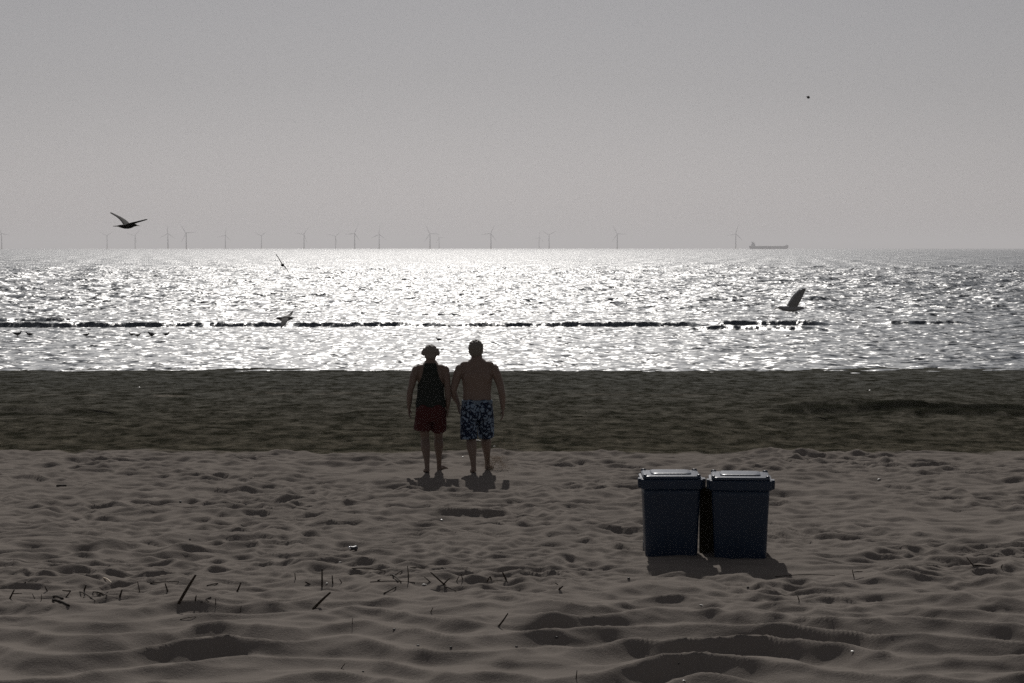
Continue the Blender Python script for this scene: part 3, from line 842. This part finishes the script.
lying('twig', (370, 582.5), (415, 583), 1.2, 'thin straight twig lying flat under the largest fallen branch', 'twig', GT)
lying('twig', (384, 594), (396, 587), 1.9, 'short fallen stick in front of the branch tangle', 'twig', GT)
lying('twig', (444, 587), (456, 592), 1.4, 'small twig pointing down slope near the crossed reed', 'twig', GT)
lying('twig', (492, 582.5), (508, 582), 1.1, 'thin twig lying at the feet of the reed pair', 'twig', GT)
lying('twig', (180, 620), (196, 617.5), .9, 'hair-thin twig on a mound in front of the tallest stalk', 'twig', GT)
lying('twig', (775, 577), (835, 576), .9, 'long pale runner twig lying flat right of the bins', 'twig', GT)
lying('twig', (104, 578.5), (113, 585), 1.8, 'bleached white twig with a dark knot', 'twig', GT, 'reed_pale')

# ------------------------------------------------------------------ pebbles, shells, litter
def lump(name, px, py, wpx, m, label, cat, group, flat=.55, seed=0):
    g = on_ground(px, py); k = g.y / FOC
    bm = bmesh.new()
    bmesh.ops.create_icosphere(bm, subdivisions=2, radius=1)
    rg = random.Random(seed)
    ph = [rg.uniform(0, 6) for _ in range(4)]
    for v in bm.verts:
        c = v.co
        s = 1 + .18 * math.sin(c.x * 2.3 + ph[0]) + .14 * math.sin(c.y * 3.1 + ph[1]) + .12 * math.sin(c.z * 2.7 + ph[2])
        v.co = Vector((c.x * s, c.y * s * .85, c.z * s * flat)) * wpx * k / 2
    o = build(name, bm, M[m], None, True, g + Vector((0, 0, wpx * k * .5 * flat * .6)))
    o.rotation_euler = (rg.uniform(-.2, .2), rg.uniform(-.2, .2), rg.uniform(0, 6))
    return tag(o, label, cat, group)

PB = 'dark pebble half sunk in the open sand'
for i, (x, y, w) in enumerate(((418, 646, 3.6), (451, 648, 3), (516.6, 647.3, 3), (556.5, 638, 3.4), (394, 630.5, 3), (748, 588, 2.8), (180.5, 502, 2.8), (246, 505, 2), (628.5, 579, 3.2), (679, 666, 2.6), (363, 672, 2.6), (190, 540, 2))):
    lump('pebble', x, y, w, 'stone', PB, 'pebble', 'dark pebbles scattered on the sand', .6, i)
def shell(px, py, wpx, label, seed):
    """scallop: a ribbed shallow dome"""
    g = on_ground(px, py); k = g.y / FOC; s = wpx * k / 2 * .8
    bm = bmesh.new()
    n = 15; rows = []
    for j in range(6):
        t = j / 5
        row = []
        for i in range(n):
            a_ = R(-75 + 150 * i / (n - 1))
            rad = s * 1.9 * t
            z = s * .75 * math.sin(math.pi * (1 - t) * .5 + .1) * (1 if t else 1) * math.cos(a_ * .75) + (.06 * s if i % 2 else 0) * t
            row.append(bm.verts.new((rad * math.sin(a_), rad * math.cos(a_) - s * .9, z)))
        rows.append(row)
    for r0, r1 in zip(rows[:-1], rows[1:]):
        for i in range(n - 1):
            try: bm.faces.new((r0[i], r0[i + 1], r1[i + 1], r1[i]))
            except ValueError: pass
    bmesh.ops.remove_doubles(bm, verts=bm.verts, dist=s * .01)
    bmesh.ops.solidify(bm, geom=bm.faces[:], thickness=s * .12)
    o = build('seashell', bm, M['shell'], None, True, g + Vector((0, 0, s * .1)))
    rg = random.Random(seed)
    o.rotation_euler = (rg.uniform(.2, .6), rg.uniform(-.2, .2), rg.uniform(-1, 1))
    return tag(o, label, 'seashell', 'white shells on the beach')
for i, (x, y, w, lb) in enumerate(((424.5, 585.3, 4, 'white shell fragment beside the crossed reed stalks'), (340.5, 562.5, 3, 'small white shell near the crushed tin can'),
        (441.5, 520.3, 3, 'white shell alone in front of the two walkers'), (478, 441, 4.6, 'bright white shell on wet sand seen between the walker\'s legs'),
        (494, 446.5, 2.2, 'tiny white shell on wet sand beside the blue shorts'), (463, 457, 2, 'tiny white shell on sand between the two walkers'), (853, 652, 4, 'white shell on smooth sand right of the bins'),
        (879, 479.5, 3, 'white shell on flat sand beyond the bins'), (701.5, 605.5, 3.6, 'pale shell in a dark hollow in front of the bins'), (139, 387.5, 2.6, 'white shell far out on dark wet sand'),
        (870, 390.5, 2.2, 'white speck of shell on dark wet sand beyond the scarp'), (327, 583.5, 2.6, 'pale shell chip beside the upright slender stalk'), (684, 681, 3, 'pale shell chip on the closest sand mounds'))):
    shell(x, y, w, lb, i)

# crushed tin can
g = on_ground(353.5, 551); k = g.y / FOC
root = empty('tin_can', g + Vector((0, 0, .02)), R(35), label='small crushed tin can glinting on trodden sand', cat='can')
bm = bmesh.new()
limb(bm, [(-.045, 0, .008, .024, .02), (-.042, 0, .008, .029, .024), (-.005, .004, .006, .027, .018), (.03, 0, .008, .029, .024), (.036, 0, .008, .026, .021)], 1, 16)
build('can_body', bm, M['label_tin'], root)
bm = bmesh.new()
limb(bm, [(-.052, 0, .008, .022, .019), (-.046, 0, .008, .028, .023)], 1, 16)
build('can_end', bm, M['tin'], root)

# ------------------------------------------------------------------ gulls
def bird_mesh(heading, wings, blen, bw, voxel=.010, tail=.13):
    """heading: unit vector; wings: list of joint lists (Vector offset from body centre, chord, thickness)"""
    h = Vector(heading).normalized()
    bm = bmesh.new()
    L = blen
    f = lambda t, z, r: (*(h * t * L + Vector((0, 0, z))), r * bw)
    limb(bm, [f(-.42, .004, .25), f(-.30, 0, .55), f(-.10, -.01, .95), f(.10, -.01, 1.0), f(.25, .0, .78), f(.33, .012, .60), f(.41, .016, .58), f(.465, .012, .30), f(.52, .004, .12)], 3, 14)
    lat = h.cross(Vector((0, 0, 1))).normalized()
    limb(bm, [(*(h * -.30 * L), bw * .5, bw * .30), (*(h * -.45 * L), bw * .75, .010), (*(h * -.60 * L), bw * 1.05, .007)], 2, 12, flat=tuple(lat))
    for W in wings:
        rings = []
        Q = catmull([(*w[0], w[1], w[2]) for w in W], 4)
        for i, q in enumerate(Q):
            a_ = Vector(Q[max(i - 1, 0)][:3]); b_ = Vector(Q[min(i + 1, len(Q) - 1)][:3])
            t = (b_ - a_).normalized()
            u = (h - t * h.dot(t)).normalized()
            v = t.cross(u)
            rings.append(ell(Vector(q[:3]), u * q[3] / 2, v * max(q[4], voxel * .85), 14))
        loft(bm, rings)
    return remesh(bm, voxel, 1, .4)

def gull(pos, heading, wings, blen, bw, m, label, voxel=.010, beak=True):
    me = bird_mesh(heading, wings, blen, bw, voxel)
    me.name = 'gull'
    o = link_mesh('gull', me, M[m], None, True, pos)
    tag(o, label, 'gull', 'gulls in flight')
    if beak:
        h = Vector(heading).normalized()
        bm = bmesh.new()
        p = h * .51 * blen + Vector((0, 0, .004))
        limb(bm, [(*(p - h * .02), .010), (*(p + h * .02), .009), (*(p + h * .045 + Vector((0, 0, -.008))), .003)], 2, 10)
        build('beak', bm, M['beak'], o)
    return o

V = Vector
# gull over the sea at left
p = at(126.5, 226, 45)
gull(p, (.8, .6, .02), [
    [(V((.02, .0, .02)), .19, .018), (V((-.10, .20, .12)), .16, .016), (V((-.25, .38, .21)), .11, .013), (V((-.48, .64, .31)), .055, .011)],
    [(V((.05, -.03, .02)), .20, .018), (V((.17, -.18, .06)), .18, .015), (V((.32, -.34, .09)), .13, .013), (V((.56, -.56, .14)), .06, .011)]],
    .54, .052, 'gull_dark', 'dark gull gliding over the sea with one wing raised high beside the turbines')
# gull banking head-on
p = at(282.5, 264.8, 108)
gull(p, (.1, -1, .0), [
    [(V((-.02, 0, .02)), .24, .03), (V((-.12, .05, .20)), .22, .024), (V((-.24, .06, .40)), .17, .02), (V((-.37, .10, .58)), .08, .018)],
    [(V((.02, 0, -.02)), .24, .03), (V((.13, .05, -.12)), .22, .024), (V((.23, .06, -.26)), .17, .02), (V((.33, .10, -.43)), .08, .018)]],
    .46, .09, 'gull_dark', 'small distant gull banking steeply with wings in one slanting line', .012)
# gull above the breaker
p = at(285.8, 318.5, 53)
gull(p, (-.97, .2, -.08), [
    [(V((-.02, -.03, .01)), .20, .018), (V((-.01, -.18, -.05)), .20, .014), (V((-.03, -.32, -.13)), .15, .011), (V((-.08, -.46, -.23)), .04, .009)],
    [(V((-.02, .03, .03)), .20, .018), (V((.03, .18, .06)), .18, .014), (V((.08, .32, .09)), .12, .011), (V((.14, .46, .19)), .035, .009)]],
    .55, .060, 'gull', 'grey gull skimming low over the breaker with drooping dark wingtips')
# gull at right, wings raised
p = at(792, 308.3, 40)
gull(p, (-1, .08, -.02), [
    [(V((-.01, -.03, .02)), .21, .018), (V((.05, -.10, .13)), .19, .014), (V((.12, -.16, .26)), .16, .012), (V((.19, -.22, .36)), .10, .010), (V((.225, -.26, .40)), .04, .010)],
    [(V((-.01, .03, .02)), .21, .018), (V((.04, .12, .12)), .18, .014), (V((.11, .18, .24)), .14, .012), (V((.17, .25, .33)), .08, .010), (V((.20, .29, .37)), .04, .010)]],
    .60, .058, 'gull_grey', 'grey gull flying low over the water with both wings lifted high together')
# far speck
p = at(808.3, 97.2, 330)
gull(p, (.2, -1, .05), [
    [(V((-.02, 0, .02)), .20, .05), (V((-.14, .05, .07)), .18, .04), (V((-.40, .08, .12)), .08, .03)],
    [(V((.02, 0, .02)), .20, .05), (V((.14, .05, .04)), .18, .04), (V((.28, .08, -.18)), .08, .03)]],
      .5, .24, 'gull_dark', 'tiny far gull, a dark speck high in the sky', .03, False)

# ------------------------------------------------------------------ wading birds in the shallows
def wader_proto():
    root = bpy.data.objects.new('wading_bird', None); COL.objects.link(root)
    bm = bmesh.new()
    limb(bm, [(-.20, 0, .175, .006, .012), (-.13, 0, .165, .035, .03), (-.02, 0, .15, .062, .062), (.07, 0, .16, .058, .058), (.12, 0, .19, .036, .036), (.14, 0, .225, .026, .026)], 3, 14)
    ball(bm, (.155, 0, .24), .034, .028, .028, 12)
    me = remesh(bm, .008, 2)
    link_mesh('body', me, M['wader'], root)
    bm = bmesh.new(); limb(bm, [(.18, 0, .24, .008), (.22, 0, .232, .006), (.26, 0, .222, .003)], 2, 8)
    build('beak', bm, M['beak'], root)
    for q in (-1, 1):
        bm = bmesh.new(); limb(bm, [(.0, q * .025, .11, .010), (.012, q * .025, .04, .006), (0, q * .025, -.12, .006)], 1, 7)
        build('leg', bm, M['beak'], root)
    return root

def copy_tree(o, parent=None):
    c = o.copy(); COL.objects.link(c); c.parent = parent
    for ch in list(o.children): copy_tree(ch, c)
    return c

wp = wader_proto()
wl = ['wading bird at the far left end of the row in the shallows', 'wading bird second from the left end of the row', 'wading bird standing alone in the gap of the row',
      'left one of a close pair of wading birds', 'right one of a close pair of wading birds', 'wading bird second from the right end of the row, below the left gull', 'wading bird at the right end of the row',
      'lone dark bird on bright water above the first walker\'s head']
for i, (x, y, fl, s) in enumerate(((17.5, 337.2, 0, 1.1), (29.7, 337, 1, .9), (86, 337.4, 0, .85), (132, 336.6, 1, .8), (137.5, 337.6, 0, .8), (152, 337.5, 1, 1.05), (166, 337, 0, .9), (439, 342, 1, .8))):
    o = wp if i == 0 else copy_tree(wp)
    d = ray(x, y); Y = d.y * (CAM_H - WATER_Z) / -d.z
    o.location = (d.x / d.y * Y, Y, WATER_Z - .01)
    o.rotation_euler = (0, 0, R(180 * fl + rs.uniform(-30, 30))); o.scale = (s, s, s)
    tag(o, wl[i], 'wading bird', 'wading birds in the shallows')

# ------------------------------------------------------------------ offshore wind turbines
def turbine_proto():
    root = bpy.data.objects.new('wind_turbine', None); COL.objects.link(root)
    bm = bmesh.new()
    limb(bm, [(0, 0, 8, 2.6), (0, 0, 35, 2.3), (0, 0, 68.6, 1.7)], 1, 20); build('tower', bm, M['turbine'], root)
    bm = bmesh.new()
    limb(bm, [(0, 0, -1.5, 2.9), (0, 0, 8, 2.9)], 1, 20)
    limb(bm, [(0, 0, 8, 4.0), (0, 0, 8.4, 4.0)], 1, 20)
    build('transition_piece', bm, M['turbine_yellow'], root)
    bm = bmesh.new()
    loft(bm, [[Vector((x, y, z)) for (x, _, z) in rrect(hx, hz, .5, 0)] if False else [Vector((p.x, y, 70 + p.y)) for p in rrect(hx, hz, .5, 0)] for y, hx, hz in ((-3.5, 1.4, 1.5), (-2.5, 1.9, 1.9), (4, 1.9, 1.9), (6.5, 1.5, 1.4))])
    build('nacelle', bm, M['turbine'], root, False)
    rot = bpy.data.objects.new('rotor', None); COL.objects.link(rot); rot.parent = root; rot.location = (0, -4.6, 70)
    bm = bmesh.new(); ball(bm, (0, 0, 0), 1.7, 2.2, 1.7, 16); build('hub', bm, M['turbine'], rot)
    bm = bmesh.new()
    rows = []
    for z, ch, th, tw in ((.8, 1.8, 1.6, 40), (4, 2.0, 1.3, 30), (9, 2.8, .8, 14), (20, 2.0, .5, 6), (32, 1.4, .35, 2), (42, .8, .2, 0), (45, .35, .1, 0)):
        c_, s_ = math.cos(R(tw)), math.sin(R(tw))
        rows.append(ell((-.25 * ch * c_ + .2, 0, z), Vector((c_, s_, 0)) * ch / 2, Vector((-s_, c_, 0)) * th / 2, 12))
    loft(bm, rows)
    bl = build('blade', bm, M['turbine'], rot)
    for k in (1, 2):
        c = bl.copy(); COL.objects.link(c); c.parent = rot; c.rotation_euler = (0, R(120 * k), 0)
    return root

def copy_turbine(o):
    c = o.copy(); COL.objects.link(c)
    for ch in list(o.children):
        d = ch.copy(); COL.objects.link(d); d.parent = c
        for g_ in list(ch.children):
            e = g_.copy(); COL.objects.link(e); e.parent = d
    return c

TURB = [  # pixel x, hub height in px, rotor angle, label
    (2.8, 15.5, -20, 'wind turbine cut by the left edge of the view, one blade straight out'),
    (108, 13.2, 58, 'faint wind turbine just left of the big flying gull, blades in a Y'),
    (136, 13.4, 45, 'faint wind turbine directly below the big flying gull'),
    (168.7, 15.5, 2, 'wind turbine with one blade straight up, left of a clear near one'),
    (187, 16.2, -33, 'clear dark wind turbine, sharpest of those near the flying gull'),
    (226, 13.8, 14, 'faint slim wind turbine alone right of the sharpest one'),
    (262, 13.2, 56, 'wind turbine above the banking gull, blades in a wide Y'),
    (304.5, 14.8, -82, 'wind turbine with one blade level to the left, above bright water'),
    (336, 12.4, 48, 'very faint wind turbine beside a taller clear one'),
    (355, 15.6, 24, 'tall clear wind turbine with one blade raised and one level, beside a faint one'),
    (379.5, 14.6, 6, 'slim wind turbine halfway between the tall clear one and the walkers'),
    (430.2, 15.4, -26, 'wind turbine right above the walker in the black tank top'),
    (439.3, 11.2, 88, 'very faint low wind turbine close beside a bigger one above the walkers'),
    (491, 15.6, 24, 'wind turbine above the bare-chested walker, slightly to his right'),
    (539, 11.4, 12, 'barely visible wind turbine, left one of a faint pair'),
    (549, 14.0, -58, 'wind turbine, right one of a faint pair'),
    (617, 15.2, -28, 'solitary wind turbine above the gap between walkers and bins'),
    (735.3, 15.4, 16, 'solitary wind turbine just left of the cargo ship'),
]
tp = turbine_proto()
for i, (x, hp, a0, lb) in enumerate(TURB):
    o = tp if i == 0 else copy_turbine(tp)
    Y = 71.0 * FOC / (hp * 1.0)
    o.location = ((x - 512) / FOC * Y / math.cos(PITCH), Y, WATER_Z)
    for ch in o.children:
        if ch.name.startswith('rotor'): ch.rotation_euler = (0, R(a0), 0)
    o.rotation_euler = (0, 0, R(-8))
    tag(o, lb, 'wind turbine', 'offshore wind turbines on the horizon')

# ------------------------------------------------------------------ cargo ship
SD = 8200.0
k = SD / FOC
ship = empty('cargo_ship', ((749 - 512) * k, SD, WATER_Z), label='long low cargo ship with its bridge at the stern, sailing on the horizon', cat='ship')
L = 39 * k
bm = bmesh.new()
rows = []
for t, hw, zt, zb in ((0, 6, 13.5, 5), (.02, 9, 13, 0), (.10, 11, 11.5, -3), (.5, 11.5, 11, -3), (.86, 11, 12, -3), (.94, 7, 14.5, -3), (1.0, .6, 16.5, 5)):
    x = t * L
    rows.append([V((x, -hw, zt)), V((x, -hw * .9, (zt + zb) / 2)), V((x, -hw * .55, zb)), V((x, hw * .55, zb)), V((x, hw * .9, (zt + zb) / 2)), V((x, hw, zt))])
loft(bm, rows); build('hull', bm, M['hull'], ship, False)
def boxm(bm, x0, x1, y0, y1, z0, z1):
    loft(bm, [[V((x0, y0, z)), V((x1, y0, z)), V((x1, y1, z)), V((x0, y1, z))] for z in (z0, z1)])
bm = bmesh.new()
for args in ((8, 24, -10, 10, 11, 15), (9, 23, -9, 9, 15.01, 19), (10, 22, -8, 8, 19.01, 23), (12, 20, -11, 11, 23.01, 26)): boxm(bm, *args)
house = build('deckhouse', bm, M['ship_white'], ship, False)
bm = bmesh.new(); boxm(bm, 9, 13.5, -2.5, 2.5, 26.01, 29); build('funnel', bm, M['hull'], house, False)
bm = bmesh.new(); limb(bm, [(16, 0, 26, .5), (16, 0, 35, .25)], 1, 8); build('mast', bm, M['hull'], house)
for i in range(6):
    x0 = 34 + i * 17.5
    bm = bmesh.new(); boxm(bm, x0, x0 + 14, -8, 8, 10.8, 12.2); build('hatch_cover', bm, M['ship_white'], ship, False)
bm = bmesh.new(); limb(bm, [(L * .955, 0, 14, .5), (L * .955, 0, 21, .25)], 1, 8); build('foremast', bm, M['hull'], ship)

# ------------------------------------------------------------------ air
HB = 47000.0
bm = bmesh.new()
loft(bm, [[V((-HB, -200, z)), V((HB, -200, z)), V((HB, HB, z)), V((-HB, HB, z))] for z in (-3.6, 140)])
hm = bpy.data.materials.new('sea_haze'); hm.use_nodes = True
hn = hm.node_tree.nodes; hn.remove(hn['Principled BSDF'])
pv = hn.new('ShaderNodeVolumePrincipled')
HAZE_D, HAZE_G = 1.1e-4, .34
pv.inputs['Color'].default_value = (.94, .93, .95, 1); pv.inputs['Density'].default_value = HAZE_D; pv.inputs['Anisotropy'].default_value = HAZE_G
hm.node_tree.links.new(pv.outputs['Volume'], hn['Material Output'].inputs['Volume'])
hz = build('haze', bm, hm, None, False)
tag(hz, 'pale sea haze fading the far turbines', 'haze', kind='stuff')

# ------------------------------------------------------------------ light
SUN_EL, SUN_AZ = R(40), R(-2.6)          # azimuth from +y, clockwise positive
s = Vector((math.sin(SUN_AZ) * math.cos(SUN_EL), math.cos(SUN_AZ) * math.cos(SUN_EL), math.sin(SUN_EL)))
sl = bpy.data.lights.new('sun', 'SUN'); sl.energy = 5.0; sl.angle = R(.6); sl.color = (1, .965, .92)
so = bpy.data.objects.new('sun', sl); COL.objects.link(so); so.rotation_euler = s.to_track_quat('Z', 'Y').to_euler(); so.location = (0, 30, 60)

w = bpy.data.worlds.new('World'); scene.world = w; w.use_nodes = True
wn, wlk = w.node_tree.nodes, w.node_tree.links
bg = wn['Background']
sky = wn.new('ShaderNodeTexSky'); sky.sky_type = 'NISHITA'; sky.sun_disc = False
sky.sun_elevation = SUN_EL; sky.sun_rotation = SUN_AZ
sky.air_density = 1.2; sky.dust_density = .9; sky.ozone_density = 1.0; sky.altitude = 0
hs = wn.new('ShaderNodeHueSaturation'); hs.inputs['Saturation'].default_value = .14
wlk.new(sky.outputs['Color'], hs.inputs['Color']); tint = wn.new('ShaderNodeVectorMath'); tint.operation = 'MULTIPLY'; tint.inputs[1].default_value = (1.01, .985, 1.02)
wlk.new(hs.outputs['Color'], tint.inputs[0]); wlk.new(tint.outputs['Vector'], bg.inputs['Color'])
bg.inputs['Strength'].default_value = .063

# ------------------------------------------------------------------ camera and render
cd = bpy.data.cameras.new('camera'); cam = bpy.data.objects.new('camera', cd); COL.objects.link(cam)
cd.sensor_width = 36; cd.lens = 36 * FOC / 1024; cd.clip_start = .1; cd.clip_end = 120000
cam.location = (0, 0, CAM_H); cam.rotation_euler = (math.pi / 2 - PITCH, 0, 0)
scene.camera = cam
vs = scene.view_settings
vs.view_transform = 'Standard'; vs.look = 'None'; vs.gamma = 1; vs.use_curve_mapping = False
vs.exposure = -.97
scene.cycles.use_denoising = False
scene.render.resolution_x = 1024; scene.render.resolution_y = 683
